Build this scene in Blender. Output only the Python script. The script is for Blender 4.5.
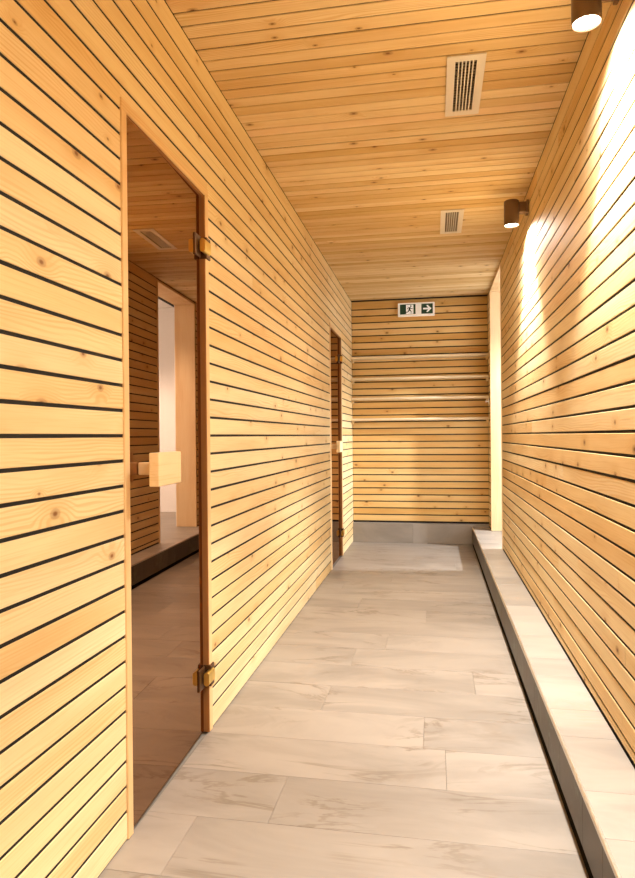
import bpy, bmesh, math, random
from mathutils import Matrix, Vector

for o in list(bpy.data.objects):
    bpy.data.objects.remove(o)
random.seed(7)
S = bpy.context.scene
COL = S.collection

# ------------------------------------------------------------------ camera
CAM_H = 1.06
YAW, PITCH, ROLL = 0.17953, -0.00466, -0.00858
cam_d = bpy.data.cameras.new('camera')
cam_d.sensor_fit = 'VERTICAL'
cam_d.sensor_height = 36.0
cam_d.sensor_width = 36.0 * 635 / 878
cam_d.lens = 641.9 * 36.0 / 878
cam_d.clip_start = 0.02
cam = bpy.data.objects.new('camera', cam_d)
COL.objects.link(cam)
cam.matrix_world = (Matrix.Translation((0, 0, CAM_H)) @ Matrix.Rotation(YAW, 4, 'Z') @
                    Matrix.Rotation(PITCH, 4, 'X') @ Matrix.Rotation(-ROLL, 4, 'Y') @
                    Matrix.Rotation(math.pi / 2, 4, 'X'))
S.camera = cam

# ------------------------------------------------------------------ world, exposure
w = bpy.data.worlds.new('world')
S.world = w
w.use_nodes = True
w.node_tree.nodes['Background'].inputs[0].default_value = (0.9, 0.92, 1.0, 1)
w.node_tree.nodes['Background'].inputs[1].default_value = 0.05
S.view_settings.view_transform = 'Standard'
S.view_settings.look = 'None'
S.view_settings.gamma = 1.0
S.view_settings.exposure = -0.70
S.view_settings.use_curve_mapping = False

# lamp power (used by the lamp builders below)
WIDE_W = 128.0         # soft wide spill of every wall downlight
SPOT_W = 400.0          # hot beam of every wall downlight
LENS_E = 30.0          # emission of the lens disc of every wall downlight
ANNEX_W = 1300.0        # ceiling spot in the white room beside the corridor
LAMP_COL = (1.0, 0.95, 0.87)

# ------------------------------------------------------------------ measures (metres)
XL, XR = -0.802, 0.518         # faces of the side walls
YB, YE = -1.60, 6.40           # back wall, end wall
H = 2.40
PITCH_B, GAP = 0.0659, 0.0088  # board module and open joint
Z0 = 1.065                     # a joint runs at this height
T = 0.003                      # reveal of the wall boards in front of the black membrane
TC = 0.004                     # reveal of the ceiling boards
LEDGE_X, LEDGE_Z = 0.358, 0.170
OPEN_Y0, OPEN_Y1, OPEN_Z = 5.16, 6.11, 2.372
WALL_T = 0.20
DOORS = [(1.567, 2.222), (4.985, 5.640)]
DOOR_TOP = 1.953
ROWS = [0.0005] + [Z0 + PITCH_B * k for k in range(-15, 20)] + [H + GAP / 2 - 0.0025]


# ------------------------------------------------------------------ materials
def new_mat(name):
    m = bpy.data.materials.new(name)
    m.use_nodes = True
    nt = m.node_tree
    nt.nodes.clear()
    out = nt.nodes.new('ShaderNodeOutputMaterial')
    return m, nt, out


class NB:
    def __init__(self, nt):
        self.nt = nt

    def n(self, typ, **kw):
        nd = self.nt.nodes.new(typ)
        ins = kw.pop('ins', {})
        for k, v in kw.items():
            setattr(nd, k, v)
        for k, v in ins.items():
            sock = nd.inputs[k]
            if hasattr(v, 'is_linked') or isinstance(v, bpy.types.NodeSocket):
                self.nt.links.new(v, sock)
            else:
                sock.default_value = v
        return nd

    def math(self, op, a, b=0.0, c=0.0, clamp=False):
        nd = self.n('ShaderNodeMath', operation=op, use_clamp=clamp, ins={0: a, 1: b, 2: c})
        return nd.outputs[0]

    def mix(self, fac, a, b, mode='MIX'):
        nd = self.n('ShaderNodeMix', data_type='RGBA', blend_type=mode)
        for idx, v in ((0, fac), (6, a), (7, b)):
            if isinstance(v, bpy.types.NodeSocket):
                self.nt.links.new(v, nd.inputs[idx])
            else:
                nd.inputs[idx].default_value = v
        return nd.outputs[2]

    def smooth(self, v, lo, hi, t0=0.0, t1=1.0):
        nd = self.n('ShaderNodeMapRange', interpolation_type='SMOOTHSTEP',
                    ins={0: v, 1: lo, 2: hi, 3: t0, 4: t1})
        return nd.outputs[0]


def wood(name, tones, knots=0.5, rough=0.62, ring=0.5, knot_col=(0.20, 0.075, 0.02, 1), bump=0.12):
    m, nt, out = new_mat(name)
    b = NB(nt)
    tc = b.n('ShaderNodeTexCoord')
    oi = b.n('ShaderNodeObjectInfo')
    rnd = oi.outputs['Random']
    off = b.n('ShaderNodeCombineXYZ', ins={0: b.math('MULTIPLY', rnd, 37.0), 1: b.math('MULTIPLY', rnd, 91.0),
                                           2: b.math('MULTIPLY', rnd, 13.0)})
    p = b.n('ShaderNodeVectorMath', operation='ADD', ins={0: tc.outputs['Object'], 1: off.outputs[0]}).outputs[0]

    def scaled(sx, sy, sz):
        return b.n('ShaderNodeVectorMath', operation='MULTIPLY', ins={0: p, 1: (sx, sy, sz)}).outputs[0]
    # knots
    vor = b.n('ShaderNodeTexVoronoi', voronoi_dimensions='2D', feature='F1',
              ins={'Vector': scaled(0.62, 1.0, 1.0), 'Scale': 6.5, 'Randomness': 1.0})
    dist = vor.outputs['Distance']
    cell = b.n('ShaderNodeSeparateColor', ins={0: vor.outputs['Color']})
    has = b.math('LESS_THAN', cell.outputs[0], knots)
    size = b.math('MULTIPLY_ADD', cell.outputs[1], 0.070, 0.028)
    core = b.math('MULTIPLY', has, b.smooth(b.math('DIVIDE', dist, size), 0.65, 1.1, 1.0, 0.0))
    heart = b.math('MULTIPLY', has, b.smooth(b.math('DIVIDE', dist, size), 0.15, 0.6, 1.0, 0.0))
    halo = b.math('MULTIPLY', has, b.smooth(b.math('DIVIDE', dist, size), 0.8, 4.2, 1.0, 0.0))
    # growth rings bent round the knots
    nz = b.n('ShaderNodeTexNoise', ins={'Vector': scaled(1.6, 9.0, 1.0), 'Scale': 1.0, 'Detail': 2.0}).outputs[0]
    sep = b.n('ShaderNodeSeparateXYZ', ins={0: p})
    warp = b.math('MULTIPLY_ADD', nz, 0.085, sep.outputs[1])
    warp = b.math('MULTIPLY_ADD', halo, 0.022, warp)
    rings = b.math('SINE', b.math('MULTIPLY', warp, 620.0))
    rings = b.smooth(rings, -0.3, 1.0)
    fade = b.n('ShaderNodeTexNoise', ins={'Vector': scaled(0.8, 14.0, 1.0), 'Scale': 1.0, 'Detail': 1.0}).outputs[0]
    rings = b.math('MULTIPLY', rings, b.smooth(fade, 0.40, 0.68))
    fine = b.n('ShaderNodeTexNoise', ins={'Vector': scaled(5.0, 260.0, 30.0), 'Scale': 1.0, 'Detail': 3.0}).outputs[0]
    cloud = b.n('ShaderNodeTexNoise', ins={'Vector': scaled(1.3, 10.0, 1.0), 'Scale': 1.0, 'Detail': 3.0}).outputs[0]
    ramp = b.n('ShaderNodeValToRGB', ins={0: b.math('FRACT', b.math('MULTIPLY', rnd, 7.13))})
    cr = ramp.color_ramp
    cr.elements[0].color = tones[0]
    cr.elements[1].color = tones[-1]
    for i, t in enumerate(tones[1:-1]):
        e = cr.elements.new((i + 1) / (len(tones) - 1))
        e.color = t
    col = ramp.outputs[0]
    dark = b.mix(1.0, col, (0.74, 0.57, 0.37, 1), 'MULTIPLY')
    col = b.mix(b.math('MULTIPLY', rings, ring), col, dark)
    col = b.mix(b.smooth(cloud, 0.35, 0.75, 0.0, 0.45), col, dark)
    col = b.mix(b.smooth(fine, 0.45, 0.8, 0.0, 0.35), col, dark)
    col = b.mix(b.math('MULTIPLY', halo, 0.35), col, dark)
    mid = b.mix(0.42, col, knot_col)
    col = b.mix(b.math('MULTIPLY', core, 0.9), col, mid)
    col = b.mix(b.math('MULTIPLY', heart, 0.9), col, knot_col)
    hgt = b.math('ADD', b.math('MULTIPLY', rings, 0.5), fine)
    bp = b.n('ShaderNodeBump', ins={'Strength': bump, 'Distance': 0.0015, 'Height': hgt})
    pr = b.n('ShaderNodeBsdfPrincipled', ins={'Base Color': col, 'Roughness': rough, 'Normal': bp.outputs[0]})
    pr.inputs['Specular IOR Level'].default_value = 0.22
    nt.links.new(pr.outputs[0], out.inputs[0])
    return m


def tile_mat(name, base, vein, rough=0.42, light=1.0):
    m, nt, out = new_mat(name)
    b = NB(nt)
    tc = b.n('ShaderNodeTexCoord')
    rnd = b.n('ShaderNodeObjectInfo').outputs['Random']
    off = b.n('ShaderNodeCombineXYZ', ins={0: b.math('MULTIPLY', rnd, 43.0), 1: b.math('MULTIPLY', rnd, 71.0), 2: 0.0})
    p = b.n('ShaderNodeVectorMath', operation='ADD', ins={0: tc.outputs['Object'], 1: off.outputs[0]}).outputs[0]

    def scaled(sx, sy, sz):
        return b.n('ShaderNodeVectorMath', operation='MULTIPLY', ins={0: p, 1: (sx, sy, sz)}).outputs[0]
    big = b.n('ShaderNodeTexNoise', ins={'Vector': scaled(1.5, 4.5, 3), 'Scale': 1.0, 'Detail': 5.0, 'Roughness': 0.6,
                                         'Distortion': 0.8}).outputs[0]
    vn = b.n('ShaderNodeTexNoise', ins={'Vector': scaled(1.1, 4.2, 3), 'Scale': 1.0, 'Detail': 6.0, 'Roughness': 0.62,
                                        'Distortion': 1.6}).outputs[0]
    line = b.math('ABSOLUTE', b.math('SUBTRACT', vn, 0.5))
    line = b.smooth(line, 0.0, 0.035, 1.0, 0.0)
    mask = b.n('ShaderNodeTexNoise', ins={'Vector': scaled(2.6, 3.0, 3), 'Scale': 1.0, 'Detail': 2.0}).outputs[0]
    line = b.math('MULTIPLY', line, b.smooth(mask, 0.44, 0.62))
    c2 = tuple(x * 0.72 for x in base[:3]) + (1,)
    col = b.mix(b.smooth(big, 0.32, 0.72), base, c2)
    tone = b.math('MULTIPLY_ADD', rnd, 0.16, 0.90)
    grey = b.n('ShaderNodeCombineColor', ins={0: tone, 1: tone, 2: tone}).outputs[0]
    col = b.mix(1.0, col, grey, 'MULTIPLY')
    col = b.mix(b.math('MULTIPLY', line, 0.7), col, vein)
    bp = b.n('ShaderNodeBump', ins={'Strength': 0.08, 'Distance': 0.002, 'Height': vn})
    pr = b.n('ShaderNodeBsdfPrincipled', ins={'Base Color': col, 'Roughness': rough, 'Normal': bp.outputs[0]})
    nt.links.new(pr.outputs[0], out.inputs[0])
    return m


def plain(name, col, rough=0.5, metal=0.0, emit=None, es=0.0, var=0.0):
    m, nt, out = new_mat(name)
    b = NB(nt)
    tc = b.n('ShaderNodeTexCoord')
    nz = b.n('ShaderNodeTexNoise', ins={'Vector': tc.outputs['Object'], 'Scale': 40.0, 'Detail': 2.0}).outputs[0]
    c = b.mix(b.smooth(nz, 0.3, 0.7, 0.0, 1.0), col, tuple(x * (1 - var) for x in col[:3]) + (1,))
    pr = b.n('ShaderNodeBsdfPrincipled', ins={'Base Color': c, 'Roughness': rough, 'Metallic': metal})
    if emit:
        pr.inputs['Emission Color'].default_value = emit
        pr.inputs['Emission Strength'].default_value = es
    nt.links.new(pr.outputs[0], out.inputs[0])
    return m


def glass_mat():
    m, nt, out = new_mat('bronze_glass')
    b = NB(nt)
    tc = b.n('ShaderNodeTexCoord')
    nz = b.n('ShaderNodeTexNoise', ins={'Vector': tc.outputs['Object'], 'Scale': 2.0}).outputs[0]
    tint = b.mix(b.smooth(nz, 0.3, 0.7), (0.43, 0.28, 0.185, 1), (0.42, 0.27, 0.178, 1))
    gl = b.n('ShaderNodeBsdfGlossy', ins={'Color': tint, 'Roughness': 0.0})
    tr = b.n('ShaderNodeBsdfTransparent', ins={'Color': (0.10, 0.06, 0.035, 1)})
    mx = b.n('ShaderNodeMixShader', ins={0: 0.12, 1: gl.outputs[0], 2: tr.outputs[0]})
    nt.links.new(mx.outputs[0], out.inputs[0])
    return m


PINE = [(0.83, 0.635, 0.335, 1), (0.88, 0.735, 0.47, 1), (0.79, 0.56, 0.265, 1), (0.87, 0.71, 0.43, 1), (0.81, 0.605, 0.31, 1), (0.86, 0.70, 0.41, 1)]
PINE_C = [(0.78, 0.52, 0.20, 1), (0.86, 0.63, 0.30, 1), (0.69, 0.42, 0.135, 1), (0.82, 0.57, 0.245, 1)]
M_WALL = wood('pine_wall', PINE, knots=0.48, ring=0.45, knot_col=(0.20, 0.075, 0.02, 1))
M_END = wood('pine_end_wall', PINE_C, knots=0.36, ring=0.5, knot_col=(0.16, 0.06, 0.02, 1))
PINE_K = [(0.76, 0.56, 0.285, 1), (0.86, 0.69, 0.41, 1), (0.64, 0.43, 0.175, 1), (0.82, 0.63, 0.35, 1)]
M_CEIL = wood('pine_ceiling', PINE_K, knots=0.55, ring=0.6, knot_col=(0.16, 0.06, 0.02, 1))
M_TRIM = wood('pine_trim', [(0.80, 0.57, 0.31, 1), (0.78, 0.54, 0.28, 1)], knots=0.06, ring=0.35)
M_PALE = wood('pine_pale', [(0.84, 0.63, 0.37, 1), (0.84, 0.63, 0.37, 1)], knots=0.10, ring=0.3)
M_SHELF = wood('pine_shelf', [(0.90, 0.78, 0.56, 1), (0.90, 0.76, 0.53, 1)], knots=0.08, ring=0.2, rough=0.3)
M_STOP = wood('brown_stop', [(0.30, 0.13, 0.04, 1), (0.27, 0.11, 0.035, 1)], knots=0.0, ring=0.3)
M_HANDLE = wood('handle_wood', [(0.86, 0.66, 0.40, 1), (0.86, 0.66, 0.40, 1)], knots=0.15, ring=0.3)
M_FLOOR = tile_mat('floor_tile', (0.295, 0.250, 0.208, 1), (0.135, 0.098, 0.066, 1))
M_LEDGE = tile_mat('ledge_tile', (0.33, 0.288, 0.245, 1), (0.32, 0.26, 0.20, 1))
M_RISER_SHADED = tile_mat('shaded_riser_tile', (0.075, 0.061, 0.047, 1), (0.12, 0.16, 0.12, 1))  # dark base colour paints the riser's shade into the tile
M_GROUT = plain('grout', (0.20, 0.17, 0.14, 1), 0.9, var=0.15)
M_BACK = plain('black_recess_shade', (0.005, 0.0045, 0.004, 1), 0.9, var=0.2)
M_WHITE = plain('white_paint', (0.82, 0.81, 0.80, 1), 0.7, var=0.02)
M_BASE = plain('grey_skirting', (0.48, 0.46, 0.43, 1), 0.5, var=0.08)
M_GLASS = glass_mat()
M_BRASS = plain('brass', (0.95, 0.70, 0.20, 1), 0.30, 1.0, var=0.08)
M_BRASSD = plain('dark_brass', (0.10, 0.045, 0.016, 1), 0.4, 0.6, var=0.1)
M_STEEL = plain('edge_metal', (0.75, 0.71, 0.65, 1), 0.3, 1.0, var=0.05)
M_LAMP = plain('bronze_lamp', (0.145, 0.085, 0.045, 1), 0.42, 0.55, var=0.08)
M_LENS = plain('lamp_lens', (1, 1, 1, 1), 0.4, emit=(1.0, 0.92, 0.80, 1), es=LENS_E)
M_VENT = plain('cream_vent', (0.80, 0.73, 0.64, 1), 0.45, var=0.02)
M_VANE = plain('dull_vane', (0.34, 0.27, 0.19, 1), 0.5, var=0.1)
M_SIGNW = plain('sign_white', (0.86, 0.82, 0.76, 1), 0.4, emit=(1, 0.93, 0.84, 1), es=0.25, var=0.01)
M_SIGNG = plain('sign_green', (0.005, 0.052, 0.030, 1), 0.35, var=0.05)
M_SIGNK = plain('sign_figure', (0.004, 0.016, 0.011, 1), 0.4, var=0.05)
M_SIGNL = plain('sign_light', (0.9, 0.9, 0.88, 1), 0.4, emit=(1, 1, 0.97, 1), es=0.35, var=0.01)


# ------------------------------------------------------------------ object helpers
def link(name, mesh, mat=None, parent=None):
    o = bpy.data.objects.new(name, mesh)
    COL.objects.link(o)
    if mat is not None and mesh is not None and not mesh.materials:
        mesh.materials.append(mat)
    if parent is not None:
        o.parent = parent
    return o


def empty(name, loc=(0, 0, 0)):
    o = bpy.data.objects.new(name, None)
    COL.objects.link(o)
    o.location = loc
    o.empty_display_size = 0.1
    return o


def tag(o, label=None, cat=None, group=None, kind=None):
    if label:
        o['label'] = label
    if cat:
        o['category'] = cat
    if group:
        o['group'] = group
    if kind:
        o['kind'] = kind
    return o


def bm_box(bm, lo, hi):
    lo, hi = [min(a, c) for a, c in zip(lo, hi)], [max(a, c) for a, c in zip(lo, hi)]
    v = [bm.verts.new((x, y, z)) for x in (lo[0], hi[0]) for y in (lo[1], hi[1]) for z in (lo[2], hi[2])]
    for f in ((0, 1, 3, 2), (4, 6, 7, 5), (0, 4, 5, 1), (2, 3, 7, 6), (0, 2, 6, 4), (1, 5, 7, 3)):
        bm.faces.new([v[i] for i in f])


def bm_prism(bm, pts, axis, a, c):
    """extrude polygon pts (2-D) along axis 'x','y','z' from a to c"""
    def mk(q, t):
        if axis == 'x':
            return (t, q[0], q[1])
        if axis == 'y':
            return (q[0], t, q[1])
        return (q[0], q[1], t)
    A = [bm.verts.new(mk(q, a)) for q in pts]
    B = [bm.verts.new(mk(q, c)) for q in pts]
    n = len(pts)
    bm.faces.new(A)
    bm.faces.new(B[::-1])
    for i in range(n):
        j = (i + 1) % n
        bm.faces.new((A[i], B[i], B[j], A[j]))


def done(bm, name):
    bmesh.ops.recalc_face_normals(bm, faces=bm.faces)
    me = bpy.data.meshes.new(name)
    bm.to_mesh(me)
    bm.free()
    return me


def bevel_box(name, lo, hi, mat, parent=None, r=0.002, seg=1, about=None):
    """one chamfered box object; its origin sits at its centre"""
    c = [(p + q) / 2 for p, q in zip(lo, hi)]
    d = [abs(q - p) / 2 for p, q in zip(lo, hi)]
    bm = bmesh.new()
    bm_box(bm, [-x for x in d], d)
    if r > 0:
        bmesh.ops.bevel(bm, geom=list(bm.edges), offset=min(r, min(d) * 0.8), segments=seg, profile=0.5, affect='EDGES')
    o = link(name, done(bm, name), mat, parent)
    base = Vector(about) if about else (parent.matrix_basis.translation if parent else Vector((0, 0, 0)))
    o.location = Vector(c) - base
    return o


_board_cache = {}


def board_mesh(length, width, mat, T):
    key = (round(length, 3), round(width, 4), mat.name, T)
    if key not in _board_cache:
        bm = bmesh.new()
        h, c = width / 2, min(0.0013, width * 0.2)
        prof = [(-h, -T), (h, -T), (h, -c), (h - c * 0.3, -c * 0.3), (h - c, 0), (-h + c, 0), (-h + c * 0.3, -c * 0.3), (-h, -c)]
        bm_prism(bm, prof, 'x', -length / 2, length / 2)
        me = done(bm, 'board')
        me.materials.append(mat)
        _board_cache[key] = me
    return _board_cache[key]


def frame_matrix(ex, ez, origin):
    """local x = ex (length), local z = ez (outward normal)"""
    ex, ez = Vector(ex), Vector(ez)
    ey = ez.cross(ex)
    m = Matrix((ex, ey, ez)).transposed().to_4x4()
    m.translation = Vector(origin)
    return m


def clad(parent, rows, u0, u1, to_world, ex, ez, mat, openings=(), gap=GAP, joints=0.3, special=None, skew=0.0008, thick=T):
    """boards along u, stacked in v; openings = (u0, u1, v0, v1) are left free and framed by ripped boards"""
    def place(a, c, v0, v1, m):
        if c - a < 0.01 or v1 - v0 < 0.006:
            return
        o = link('board', board_mesh(c - a, v1 - v0, m, thick), None, parent)
        pos = Vector(to_world((a + c) / 2, (v0 + v1) / 2)) + Vector(ez) * random.uniform(-skew, skew)
        flip = 1 if random.random() < 0.5 else -1
        o.matrix_world = frame_matrix(Vector(ex) * flip, ez, pos)
    for i in range(len(rows) - 1):
        v0, v1 = rows[i] + gap / 2, rows[i + 1] - gap / 2
        m = special.get(i, mat) if special else mat
        segs = [(u0, u1)]
        for (a, c, w0, w1) in openings:
            if w0 < v1 and w1 > v0:
                new = []
                for (s, e) in segs:
                    if c <= s or a >= e:
                        new.append((s, e))
                    else:
                        if a > s:
                            new.append((s, a))
                        if c < e:
                            new.append((c, e))
                segs = new
                if w1 < v1 - 0.006:
                    place(max(a, u0), min(c, u1), w1 + 0.002, v1, m)
                if w0 > v0 + 0.006:
                    place(max(a, u0), min(c, u1), v0, w0 - 0.002, m)
        for (s, e) in segs:
            if e - s > 1.8 and random.random() < joints:
                j = random.uniform(s + 0.5, e - 0.5)
                place(s, j - 0.0006, v0, v1, m)
                place(j + 0.0006, e, v0, v1, m)
            else:
                place(s, e, v0, v1, m)


def slab(name, boxes, mat, label, cat='wall'):
    bm = bmesh.new()
    for lo, hi in boxes:
        bm_box(bm, lo, hi)
    o = link(name, done(bm, name), mat)
    return tag(o, label, cat, kind='structure')


# ------------------------------------------------------------------ floor
floor = slab('floor', [((-1.00, YB - 0.1, -0.10), (0.70, YE + 0.1, -0.009))], M_GROUT,
             'beige stone-look tiled floor running down the corridor', 'floor')
rows_y, y = [], 1.70 - 0.2465 * 13
while y < YE + 0.25:
    rows_y.append(y)
    y += 0.2465
fixed = {1.4535: -0.66, 2.193: -0.044, 2.4395: -0.437, 2.686: 0.16, 3.9185: -0.47, 4.9045: -0.41}
for y0 in rows_y:
    y1 = y0 + 0.2465
    ya, yb = max(y0, YB), min(y1, YE - 0.045)
    if yb - ya < 0.02:
        continue
    xa, xb = XL - 0.004, LEDGE_X - 0.001
    cuts = [v for k, v in fixed.items() if abs(k - y0) < 0.03] or [random.uniform(-0.7, 0.3)]
    if random.random() < 0.25 and not any(abs(k - y0) < 0.03 for k in fixed):
        cuts = []
    xs = [xa] + cuts + [xb]
    for s, e in zip(xs, xs[1:]):
        bevel_box('tile', (s + 0.0004, ya + 0.0005, -0.009), (e - 0.0004, yb - 0.0005, random.uniform(-0.0004, 0.0)), M_FLOOR, floor, r=0.0003)

# ------------------------------------------------------------------ left wall
xb0, xb1 = XL - T - 0.12, XL - T
(d1a, d1b), (d2a, d2b) = DOORS
boxes = []
for (a, c, z0, z1) in ((YB - 0.1, d1a, 0, H + 0.1), (d1b, d2a, 0, H + 0.1), (d2b, YE + 0.1, 0, H + 0.1),
                       (d1a, d1b, DOOR_TOP, H + 0.1), (d2a, d2b, DOOR_TOP, H + 0.1)):
    boxes.append(((xb0, a, z0), (xb1, c, z1)))
wall_left = slab('wall_left', boxes, M_BACK, 'pine-boarded corridor wall with two bronze glass doors')
clad(wall_left, ROWS, YB, YE - T - 0.001, lambda u, v: (XL, u, v), (0, 1, 0), (1, 0, 0), M_WALL,
     openings=[(d1a - 0.001, d1b + 0.001, 0, DOOR_TOP), (d2a - 0.001, d2b + 0.001, 0, DOOR_TOP)], joints=0.28)
# dark cabins behind the glass doors
for i, (a, c) in enumerate(DOORS):
    bx = [((xb0 - 0.70, a - 0.05, -0.02), (xb0, c + 0.05, 0.0)), ((xb0 - 0.70, a - 0.05, 2.02), (xb0, c + 0.05, 2.06)),
          ((xb0 - 0.74, a - 0.05, 0), (xb0 - 0.70, c + 0.05, 2.02)),
          ((xb0 - 0.70, a - 0.09, 0), (xb0, a - 0.05, 2.02)), ((xb0 - 0.70, c + 0.05, 0), (xb0, c + 0.09, 2.02))]
    slab('wall_cabin_%d' % (i + 1), bx, M_STOP,
         ['dark wooden cabin inside the glass door farthest from the shelves',
          'dark wooden cabin inside the glass door beside the shelves'][i])

# ------------------------------------------------------------------ right wall (with the opening near its far end)
xr0, xr1 = XR + T, XR + WALL_T
boxes = [((xr0, YB - 0.1, 0), (xr1, OPEN_Y0 - 0.026, H + 0.1)), ((xr0, OPEN_Y1 + 0.026, 0), (xr1, YE + 0.1, H + 0.1)),
         ((xr0, OPEN_Y0 - 0.026, OPEN_Z + 0.022), (xr1, OPEN_Y1 + 0.026, H + 0.1)),
         ((xr0, OPEN_Y0 - 0.026, 0), (xr1, OPEN_Y1 + 0.026, LEDGE_Z - 0.012))]
wall_right = slab('wall_right', boxes, M_BACK, 'pine-boarded corridor wall above the tiled ledge, washed by downlights')
rows_r = [LEDGE_Z + 0.006] + [z for z in ROWS if z > LEDGE_Z + 0.02]
clad(wall_right, rows_r, YB, YE - T - 0.001, lambda u, v: (XR, u, v), (0, 1, 0), (-1, 0, 0), M_WALL,
     openings=[(OPEN_Y0 - 0.026, OPEN_Y1 + 0.026, 0, H)], joints=0.75)

# lining of the opening
lin = empty('trim_1', (XR, OPEN_Y0, LEDGE_Z))
tag(lin, 'pale pine lining boards round the opening to the white room', 'trim', kind='structure')


def plank(name, lo, hi, long_axis, mat, parent, about):
    """box whose local x runs along its length so the wood grain follows"""
    c = Vector([(p + q) / 2 for p, q in zip(lo, hi)])
    d = [abs(q - p) for p, q in zip(lo, hi)]
    order = {'x': (0, 1, 2), 'y': (1, 2, 0), 'z': (2, 0, 1)}[long_axis]
    s = [d[k] for k in order]
    bm = bmesh.new()
    bm_box(bm, [-t / 2 for t in s], [t / 2 for t in s])
    bmesh.ops.bevel(bm, geom=list(bm.edges), offset=min(0.0022, min(s) * 0.3), segments=1, profile=0.5, affect='EDGES')
    o = link(name, done(bm, name), mat, parent)
    ax = [Vector((1, 0, 0)), Vector((0, 1, 0)), Vector((0, 0, 1))]
    m = Matrix([ax[k] for k in order]).transposed().to_4x4()
    m.translation = c - Vector(about)
    o.matrix_basis = m
    return o


A = lin.location[:]
plank('jamb_board', (XR - 0.004, OPEN_Y1, LEDGE_Z), (xr1 + 0.004, OPEN_Y1 + 0.025, OPEN_Z + 0.02), 'z', M_PALE, lin, A)
plank('jamb_board', (XR - 0.004, OPEN_Y0 - 0.025, LEDGE_Z), (xr1 + 0.004, OPEN_Y0, OPEN_Z + 0.02), 'z', M_PALE, lin, A)
plank('head_board', (XR - 0.004, OPEN_Y0, OPEN_Z), (xr1 + 0.004, OPEN_Y1, OPEN_Z + 0.02), 'y', M_PALE, lin, A)

# ------------------------------------------------------------------ end wall
wall_end = slab('wall_end', [((XL - 0.3, YE + T - T, 0), (XR + 0.3, YE + 0.12, H + 0.1))], M_BACK,
                'pine-boarded end wall carrying four shelves and the exit sign')
rows_e = [z for z in ROWS if z > 0.2]
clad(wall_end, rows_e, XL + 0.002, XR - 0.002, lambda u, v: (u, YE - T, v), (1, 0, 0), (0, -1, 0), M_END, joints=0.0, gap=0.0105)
YF = YE - T          # face of the end boards
# ------------------------------------------------------------------ back wall behind the camera
wall_back = slab('wall_back', [((XL - 0.3, YB - 0.12, 0), (XR + 0.3, YB - T - 0.001, H + 0.1))], M_BACK,
                 'pine-boarded wall closing the corridor opposite the shelves')
clad(wall_back, ROWS, XL, XR, lambda u, v: (u, YB, v), (-1, 0, 0), (0, 1, 0), M_END, joints=0.0)

# ------------------------------------------------------------------ ceiling
VENTS = [(0.056, 0.192, 2.325, 2.752), (0.050, 0.187, 3.905, 4.350)]
CR = [2.785 + PITCH_B * k for k in range(-67, 56)]
CR = [y for y in CR if YB < y < YE - T]
cb, yy0 = [], YB - 0.12
for (a, c, d, e) in VENTS:                 # backing panels with a duct hole above each vent
    a, c, d, e = a + 0.014, c - 0.014, d + 0.014, e - 0.014
    cb += [((XL - 0.3, yy0, H + TC), (XR + 0.3, d, H + 0.14)), ((XL - 0.3, d, H + TC), (a, e, H + 0.14)),
           ((c, d, H + TC), (XR + 0.3, e, H + 0.14)), ((a, d, H + 0.10), (c, e, H + 0.14))]
    yy0 = e
cb.append(((XL - 0.3, yy0, H + TC), (XR + 0.3, YE + 0.12, H + 0.14)))
ceil = slab('ceiling', cb, M_BACK,
            'pine-boarded ceiling with two air vents', 'ceiling')
ci = min(range(len(CR)), key=lambda i: abs(CR[i] - 2.785)) - 1
clad(ceil, CR, XL + 0.0005, XR - 0.0005, lambda u, v: (u, v, H), (1, 0, 0), (0, 0, -1), M_CEIL,
     openings=[(a + 0.012, c - 0.012, d + 0.012, e - 0.012) for a, c, d, e in VENTS], gap=0.0068, joints=0.0,
     special={ci: M_PALE}, skew=0.0010, thick=TC)

# ------------------------------------------------------------------ white room beside the corridor
AX0, AX1, AY0, AY1, AZ = xr1, 3.10, 4.10, 7.30, 2.60
slab('floor_annex', [((XR - 0.01, OPEN_Y0, LEDGE_Z - 0.012), (xr1, OPEN_Y1, LEDGE_Z - 0.0005)), ((AX0, AY0, LEDGE_Z - 0.03), (AX1, AY1, LEDGE_Z - 0.0005))], M_LEDGE,
     'light tiled floor of the white room beyond the opening', 'floor')
slab('ceiling_annex', [((AX0, AY0, AZ), (AX1, AY1, AZ + 0.05))], M_WHITE, 'white ceiling of the room beyond the opening', 'ceiling')
slab('wall_annex', [((AX1, AY0, LEDGE_Z), (AX1 + 0.08, AY1, AZ)), ((AX0, AY0 - 0.08, LEDGE_Z), (AX1, AY0, AZ)),
                    ((AX0, AY1, LEDGE_Z), (AX1, AY1 + 0.08, AZ)), ((AX0, AY0, H + 0.1), (AX0 + 0.02, AY1, AZ)),
                    ((AX0, AY0, LEDGE_Z), (AX0 + 0.02, OPEN_Y0 - 0.03, H + 0.1)), ((AX0, OPEN_Y1 + 0.03, LEDGE_Z), (AX0 + 0.02, AY1, H + 0.1))],
     M_WHITE, 'white painted walls of the room beyond the opening')
bm = bmesh.new()
bm_box(bm, (AX1 - 0.012, AY0, LEDGE_Z), (AX1, AY1, LEDGE_Z + 0.08))
tag(link('baseboard_annex', done(bm, 'baseboard'), M_BASE), 'grey skirting along the white wall beyond the opening', 'baseboard', kind='structure')

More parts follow.
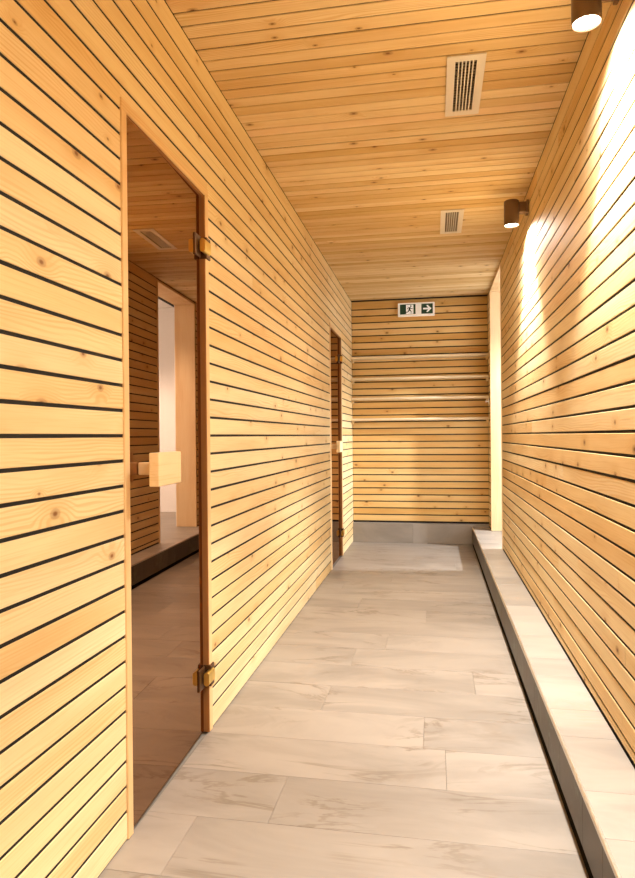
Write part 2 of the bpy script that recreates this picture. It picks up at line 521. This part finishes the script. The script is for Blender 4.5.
# ------------------------------------------------------------------ tiled ledge along the right wall
ledge = empty('tiled_ledge', (LEDGE_X, 0, 0))
tag(ledge, 'long low tiled ledge with metal edge along the downlit wall', 'ledge')
LB = ledge.location[:]
bevel_box('core', (LEDGE_X - 0.0005, YB, -0.008), (LEDGE_X + 0.061, YE - 0.047, -0.003), M_BACK, ledge, r=0, about=LB)  # black floor strip, painted-in shade of the recess under the riser
bevel_box('core', (LEDGE_X + 0.060, YB, -0.008), (XR + T - 0.001, YE - 0.047, LEDGE_Z - 0.012), M_BACK, ledge, r=0, about=LB)  # black core backs that recess, same painted shade
bevel_box('core', (LEDGE_X + 0.0085, YB, 0.027), (LEDGE_X + 0.060, YE - 0.047, LEDGE_Z - 0.012), M_GROUT, ledge, r=0, about=LB)
cuts, y = [], 1.496 - 0.4895 * 7
while y < YE:
    cuts += [y, y + 0.194]
    y += 0.4895
cuts = [YB] + [c for c in cuts if YB + 0.05 < c < YE - 0.1] + [YE - 0.047]
for s, e in zip(cuts, cuts[1:]):
    t = bevel_box('top_tile', (LEDGE_X + 0.004, s + 0.0007, LEDGE_Z - 0.012), (XR - 0.001, e - 0.0007, LEDGE_Z + random.uniform(-0.0003, 0)), M_LEDGE, ledge, r=0.0006, about=LB)
    bevel_box('shaded_riser_tile', (LEDGE_X, s + 0.0007, 0.025), (LEDGE_X + 0.0085, e - 0.0007, LEDGE_Z - 0.0095), M_RISER_SHADED, ledge, r=0.0006, about=LB)
bm = bmesh.new()
bm_prism(bm, [(-0.003, LEDGE_Z - 0.0095), (-0.003, LEDGE_Z - 0.001), (-0.0015, LEDGE_Z + 0.001), (0.0040, LEDGE_Z + 0.001), (0.0040, LEDGE_Z - 0.0095)], 'y', YB, YE - 0.047)
link('edge_trim', done(bm, 'edge_trim'), M_STEEL, ledge)

# ------------------------------------------------------------------ tiled plinth under the end wall
pl = empty('tiled_plinth', (XL, YE - 0.045, 0))
tag(pl, 'low tiled plinth under the boarded end wall', 'plinth')
PB = pl.location[:]
bevel_box('core', (XL + 0.001, YE - 0.036, 0), (XR - 0.001, YE - 0.0005, 0.186), M_GROUT, pl, r=0, about=PB)
xs = [XL + 0.001, -0.21, 0.39, XR - 0.001]
for s, e in zip(xs, xs[1:]):
    bevel_box('face_tile', (s + 0.0007, YE - 0.045, 0.001), (e - 0.0007, YE - 0.036, 0.195), M_LEDGE, pl, r=0.001, about=PB)
    bevel_box('top_tile', (s + 0.0007, YE - 0.036, 0.186), (e - 0.0007, YE - 0.0005, 0.195), M_LEDGE, pl, r=0.001, about=PB)


# ------------------------------------------------------------------ glass doors
def cyl(bm, c, axis, r, a, b_, seg=24):
    pts = [(c[0] + r * math.cos(2 * math.pi * i / seg), c[1] + r * math.sin(2 * math.pi * i / seg)) for i in range(seg)]
    bm_prism(bm, pts, axis, a, b_)


def smooth(me, ang=40):
    me.polygons.foreach_set('use_smooth', [True] * len(me.polygons))
    me.set_sharp_from_angle(angle=math.radians(ang))


def glass_door(n, a, c, label, ajar=0.0):
    root = empty('door_%d' % n, (XL, a, 0))
    tag(root, label, 'door', kind='structure')
    B = root.location[:]
    F = XL + 0.004                         # casing face
    cw = 0.029
    zt = DOOR_TOP
    zi = zt - 0.028
    # casing
    plank('casing_side', (XL - T, a, 0.001), (F, a + cw, zi), 'z', M_TRIM, root, B)
    plank('casing_side', (XL - T, c - cw, 0.001), (F, c, zi), 'z', M_TRIM, root, B)
    plank('casing_head', (XL - T, a, zi), (F, c, zt), 'y', M_TRIM, root, B)
    # dark brown rebate behind the glass
    plank('jamb', (xb0, a, 0.001), (XL - T, a + cw + 0.012, zi), 'z', M_STOP, root, B)
    plank('jamb', (xb0, c - cw, 0.001), (XL - T, c, zi), 'z', M_STOP, root, B)
    plank('jamb', (xb0, a, zi - 0.006), (XL - T, c, zt), 'y', M_STOP, root, B)
    plank('lining', (XL - 0.10, c - cw - 0.004, 0.001), (F - 0.002, c - cw, zi), 'z', M_STOP, root, B)
    gx = XL - 0.014                        # glass face
    g0, g1 = a + cw + 0.005, c - cw - 0.018
    hy = g1
    pane = bevel_box('glass_pane', (gx - 0.008, g0, 0.011), (gx, g1, zi - 0.005), M_GLASS, root, r=0.0008, about=B)
    piv = Vector((gx - B[0], g1 - B[1], 0))
    swing = Matrix.Translation(piv) @ Matrix.Rotation(math.radians(ajar), 4, 'Z') @ Matrix.Translation(-piv)
    # handle: wooden block on a stem
    hc, hz = a + 0.105, 0.974
    hb = plank('handle', (gx + 0.059, hc - 0.081, hz - 0.045), (gx + 0.087, hc + 0.081, hz + 0.045), 'y', M_HANDLE, root, B)
    md = hb.modifiers.new('round', 'BEVEL')
    md.width = 0.004
    md.segments = 3
    md.limit_method = 'ANGLE'
    bmx = bmesh.new()
    bm_box(bmx, (gx, hc - 0.020, hz - 0.017), (gx + 0.059, hc + 0.020, hz + 0.017))
    bmesh.ops.bevel(bmx, geom=list(bmx.edges), offset=0.003, segments=1, profile=0.5, affect='EDGES')
    bmesh.ops.translate(bmx, verts=bmx.verts, vec=[-q for q in B])
    st = link('stem', done(bmx, 'stem'), M_HANDLE)
    st.parent = hb
    st.matrix_parent_inverse = hb.matrix_basis.inverted()
    pane.matrix_basis = swing @ pane.matrix_basis
    hb.matrix_basis = swing @ hb.matrix_basis
    # hinges
    for z in (1.735, 0.205):
        h = empty('hinge')
        h.parent = root
        h.location = (0, 0, 0)
        ht = 0.038
        for nm, lo, hi, mt in (('glass_plate', (gx, hy - 0.052, z - ht), (gx + 0.006, hy + 0.002, z + ht), M_BRASSD),
                               ('frame_plate', (F - 0.001, c - cw + 0.004, z - ht), (F + 0.006, c + 0.003, z + ht), M_BRASSD),
                               ('return_plate', (gx - 0.004, c - cw - 0.006, z - ht), (F + 0.006, c - cw + 0.003, z + ht), M_BRASSD)):
            bevel_box(nm, lo, hi, mt, h, r=0.0015, about=B)
        bmx = bmesh.new()
        r = 0.010
        cx, up = F + 0.003, 0.014
        pts = []
        for k in range(9):
            t = math.pi * k / 8
            pts.append((cx + r * math.cos(t), z + up + r * math.sin(t)))
        for k in range(9):
            t = math.pi + math.pi * k / 8
            pts.append((cx + r * math.cos(t), z - up + r * math.sin(t)))
        bm_prism(bmx, pts, 'y', hy - 0.026, c - 0.012)
        bmesh.ops.translate(bmx, verts=bmx.verts, vec=[-q for q in B])
        me = done(bmx, 'barrel')
        smooth(me)
        link('barrel', me, M_BRASS, h)
    return root


glass_door(1, d1a, d1b, 'bronze-tinted glass door mirroring the corridor, far from the shelves', 1.3)
glass_door(2, d2a, d2b, 'bronze-tinted glass door at the corner beside the wall shelves')


# ------------------------------------------------------------------ wall downlights
def downlight(yc, label):
    xc = XR - 0.090
    root = empty('wall_downlight', (xc, yc, 2.205))
    tag(root, label, 'lamp', 'bronze cylinder downlights on the boarded wall')
    bm = bmesh.new()
    seg, r, L, tk = 40, 0.040, 0.135, 0.003
    prof = [(0.0, L), (r - 0.003, L), (r, L - 0.003), (r, 0.0), (r - tk, 0.0), (r - tk, 0.008), (0.0, 0.008)]
    rings = []
    for (rr, zz) in prof:
        if rr == 0:
            rings.append([bm.verts.new((0, 0, zz))])
        else:
            rings.append([bm.verts.new((rr * math.cos(2 * math.pi * i / seg), rr * math.sin(2 * math.pi * i / seg), zz)) for i in range(seg)])
    for p, q in zip(rings, rings[1:]):
        for i in range(seg):
            j = (i + 1) % seg
            if len(p) == 1:
                bm.faces.new((p[0], q[i], q[j]))
            elif len(q) == 1:
                bm.faces.new((p[i], q[0], p[j]))
            else:
                bm.faces.new((p[i], q[i], q[j], p[j]))
    me = done(bm, 'body')
    smooth(me, 35)
    link('body', me, M_LAMP, root)
    bevel_box('bracket', (xc + 0.037, yc - 0.022, 2.205 + 0.065), (XR - 0.0145, yc + 0.022, 2.205 + 0.122), M_LAMP, root, r=0.002, about=root.location[:])
    bevel_box('wall_plate', (XR - 0.0145, yc - 0.028, 2.205 + 0.058), (XR - 0.002, yc + 0.028, 2.205 + 0.129), M_LAMP, root, r=0.002, about=root.location[:])
    bm = bmesh.new()
    seg = 32
    rim = [bm.verts.new((0.0365 * math.cos(2 * math.pi * i / seg), 0.0365 * math.sin(2 * math.pi * i / seg), 0.006)) for i in range(seg)]
    mid = [bm.verts.new((0.020 * math.cos(2 * math.pi * i / seg), 0.020 * math.sin(2 * math.pi * i / seg), 0.001)) for i in range(seg)]
    cv = bm.verts.new((0, 0, 0.0))
    for i in range(seg):
        j = (i + 1) % seg
        bm.faces.new((rim[i], rim[j], mid[j], mid[i]))
        bm.faces.new((mid[i], mid[j], cv))
    me = done(bm, 'lens')
    link('lens', me, M_LENS, root)
    ld = bpy.data.lights.new('downlight_beam', 'SPOT')
    ld.energy = SPOT_W
    ld.color = LAMP_COL
    ld.spot_size = math.radians(88)
    ld.spot_blend = 0.45
    ld.shadow_soft_size = 0.03
    lo = bpy.data.objects.new('downlight_beam', ld)
    COL.objects.link(lo)
    lo.parent = root
    lo.location = (0, 0, -0.012)
    ld = bpy.data.lights.new('downlight_spill', 'SPOT')
    ld.energy = WIDE_W
    ld.color = LAMP_COL
    ld.spot_size = math.radians(168)
    ld.spot_blend = 0.75
    ld.shadow_soft_size = 0.034
    lo = bpy.data.objects.new('downlight_spill', ld)
    COL.objects.link(lo)
    lo.parent = root
    lo.location = (0, 0, -0.012)
    return root


LAMP_Y = [1.905, 3.665, 0.145, -1.30]
LAMP_L = ['bronze cylinder downlight on the boarded wall near the vent at the pale cross board',
          'bronze cylinder downlight on the boarded wall nearest the white-room opening',
          'bronze cylinder downlight on the boarded wall opposite the start of the corridor',
          'bronze cylinder downlight on the boarded wall at the corridor back wall']
for y, l in zip(LAMP_Y, LAMP_L):
    downlight(y, l)

# ceiling spot of the white room
an = empty('ceiling_spot', (2.30, 5.40, AZ))
tag(an, 'round white ceiling spot in the white room beyond the opening', 'lamp')
bm = bmesh.new()
cyl(bm, (0, 0), 'z', 0.07, -0.03, 0.0, 28)
link('housing', done(bm, 'housing'), M_WHITE, an)
bm = bmesh.new()
cyl(bm, (0, 0), 'z', 0.05, -0.034, -0.0305, 28)
link('lens', done(bm, 'lens'), M_LENS, an)
ld = bpy.data.lights.new('ceiling_spot_beam', 'SPOT')
ld.energy = ANNEX_W
ld.color = (0.93, 0.96, 1.0)
ld.spot_size = math.radians(150)
ld.spot_blend = 0.3
ld.shadow_soft_size = 0.06
lo = bpy.data.objects.new('ceiling_spot_beam', ld)
COL.objects.link(lo)
lo.parent = an
lo.location = (0, 0, -0.06)


# ------------------------------------------------------------------ ceiling vents
def vent(x0, x1, y0, y1, label):
    xc, yc = (x0 + x1) / 2, (y0 + y1) / 2
    root = empty('ceiling_vent', (xc, yc, H))
    tag(root, label, 'vent', 'slatted cream vents in the boarded ceiling')
    w, l = (x1 - x0) / 2, (y1 - y0) / 2
    bo = 0.030
    bw, bl = w - bo, l - bo - 0.004
    bm = bmesh.new()
    for lo, hi in (((-w, -l), (w, -bl)), ((-w, bl), (w, l)), ((-w, -bl), (-bw, bl)), ((bw, -bl), (w, bl))):
        bm_box(bm, (lo[0], lo[1], -0.006), (hi[0], hi[1], -0.0022))
    bmesh.ops.remove_doubles(bm, verts=bm.verts, dist=1e-5)
    link('frame', done(bm, 'frame'), M_VENT, root)
    bm = bmesh.new()                       # collar that goes up into the ceiling
    for lo, hi in (((-bw - 0.003, -bl - 0.003), (bw + 0.003, -bl)), ((-bw - 0.003, bl), (bw + 0.003, bl + 0.003)),
                   ((-bw - 0.003, -bl), (-bw, bl)), ((bw, -bl), (bw + 0.003, bl))):
        bm_box(bm, (lo[0], lo[1], -0.0022), (hi[0], hi[1], 0.016))
    link('collar', done(bm, 'collar'), M_VANE, root)
    n = 5
    me = None
    for k in range(n):
        xx = -bw + 2 * bw * (k + 1) / (n + 1)
        if me is None:
            bm = bmesh.new()
            bm_prism(bm, [(-0.0022, -0.0045), (0.0022, -0.0045), (0.0018, 0.004), (-0.0018, 0.004)], 'y', -bl, bl)
            me = done(bm, 'slat')
        o = link('slat', me, M_VENT, root)
        o.location = (xx, 0, 0)
    bm = bmesh.new()
    m = 18
    for k in range(m):
        yy = -bl + 2 * bl * (k + 0.5) / m
        bm_box(bm, (-bw, yy - 0.0018, 0.006), (bw, yy + 0.0018, 0.012))
    o = link('rear_vanes', done(bm, 'rear_vanes'), M_VANE, root)
    o['kind'] = 'stuff'
    return root


vent(*VENTS[0], 'cream slatted ceiling vent beside the pale cross board')
vent(*VENTS[1], 'cream slatted ceiling vent between a downlight and the exit sign')

# ------------------------------------------------------------------ shelves on the end wall
SH = [1.826, 1.617, 1.420, 1.216]
SL = ['topmost pine wall shelf under the exit sign', 'second pine wall shelf below the exit sign',
      'third pine wall shelf below the exit sign', 'lowest pine wall shelf of four on the end wall']
for z, l in zip(SH, SL):
    r = empty('wall_shelf', (XL, YF, z))
    tag(r, l, 'shelf', 'pine shelves across the end wall')
    B = r.location[:]
    bm = bmesh.new()                       # board with a rounded nose
    pts = [(-0.002, -0.013), (-0.002, 0.013)] + [(-0.094 - 0.013 * math.sin(math.pi * k / 10), 0.013 * math.cos(math.pi * k / 10)) for k in range(11)]
    hl = (XR - XL) / 2 - 0.001
    bm_prism(bm, pts, 'x', -hl, hl)
    me = done(bm, 'shelf_board')
    smooth(me, 50)
    o = link('shelf_board', me, M_SHELF, r)
    o.location = (hl + 0.001, 0, 0)
    for xx in (XL + 0.001, XR - 0.021):
        plank('cleat', (xx, YF - 0.085, z - 0.042), (xx + 0.020, YF - 0.002, z - 0.012), 'y', M_WALL, r, B)

# ------------------------------------------------------------------ exit sign
SX, SZ, SW, SHH = -0.162, 2.293, 0.178, 0.067
sg = empty('exit_sign', (SX, YF, SZ))
tag(sg, 'green and white exit sign with running figure and arrow on the end wall', 'sign')
B = sg.location[:]
bevel_box('housing', (SX - SW, YF - 0.030, SZ - SHH), (SX + SW, YF - 0.001, SZ + SHH), M_SIGNW, sg, r=0.006, seg=2, about=B)
FY = -0.030


def flat(name, pts, y, th, mat, parent=sg):
    bm = bmesh.new()
    bm_prism(bm, pts, 'y', y, y - th)
    return link(name, done(bm, name), mat, parent)


def rect(x0, x1, z0, z1):
    return [(x0, z0), (x1, z0), (x1, z1), (x0, z1)]


pL = flat('green_panel', rect(-0.158, -0.006, -0.046, 0.052), FY, 0.001, M_SIGNG)
pR = flat('green_panel', rect(0.050, 0.160, -0.046, 0.052), FY, 0.001, M_SIGNG)
flat('door_symbol', rect(-0.098, -0.027, -0.041, 0.046), FY - 0.001, 0.0006, M_SIGNL, pL)
bm = bmesh.new()
yy = FY - 0.0016


def limb(p, q, w0, w1):
    d = Vector((q[0] - p[0], q[1] - p[1])).normalized()
    nrm = Vector((-d.y, d.x))
    pts = [(p[0] + nrm.x * w0, p[1] + nrm.y * w0), (p[0] - nrm.x * w0, p[1] - nrm.y * w0),
           (q[0] - nrm.x * w1, q[1] - nrm.y * w1), (q[0] + nrm.x * w1, q[1] + nrm.y * w1)]
    bm_prism(bm, pts, 'y', yy, yy - 0.0006)


cyl(bm, (-0.052, 0.033), 'y', 0.0085, yy, yy - 0.0006, 16)
limb((-0.060, 0.022), (-0.068, -0.008), 0.010, 0.007)      # torso
limb((-0.058, 0.018), (-0.043, 0.005), 0.0040, 0.0035)     # leading arm
limb((-0.043, 0.005), (-0.033, 0.012), 0.0035, 0.0030)
limb((-0.064, 0.020), (-0.082, 0.016), 0.0040, 0.0035)     # trailing arm
limb((-0.082, 0.016), (-0.088, 0.002), 0.0035, 0.0030)
limb((-0.066, -0.004), (-0.050, -0.014), 0.0060, 0.0048)   # leading leg
limb((-0.050, -0.014), (-0.050, -0.036), 0.0048, 0.0038)
limb((-0.068, -0.004), (-0.078, -0.022), 0.0060, 0.0048)   # trailing leg
limb((-0.078, -0.022), (-0.102, -0.028), 0.0048, 0.0038)
link('running_figure', done(bm, 'running_figure'), M_SIGNK, pL)
ar = [(0.068, 0.0115), (0.118, 0.0115), (0.098, 0.034), (0.113, 0.034), (0.147, 0.003), (0.113, -0.028), (0.098, -0.028),
      (0.118, -0.0055), (0.068, -0.0055)]
bm = bmesh.new()
for pts in ([(0.068, 0.011), (0.068, -0.005), (0.126, -0.005), (0.126, 0.011)],
            [(0.096, 0.036), (0.112, 0.036), (0.147, 0.003), (0.124, 0.003)],
            [(0.124, 0.003), (0.147, 0.003), (0.112, -0.030), (0.096, -0.030)]):
    bm_prism(bm, pts, 'y', FY - 0.001, FY - 0.0016)
link('arrow_symbol', done(bm, 'arrow_symbol'), M_SIGNL, pR)

# ------------------------------------------------------------------ small pale hook on the return strip
hk = empty('wall_hook', (XR, 6.30, 1.375))
tag(hk, 'small pale metal hook on the narrow boarded strip beside the shelves', 'hook')
bevel_box('back_plate', (XR - 0.004, 6.288, 1.350), (XR - 0.001, 6.312, 1.400), M_SIGNW, hk, r=0.001, about=hk.location[:])
bm = bmesh.new()
cyl(bm, (0, 0), 'x', 0.006, -0.026, -0.004, 12)
cyl(bm, (0, 0), 'x', 0.010, -0.032, -0.026, 12)
link('peg', done(bm, 'peg'), M_SIGNW, hk)
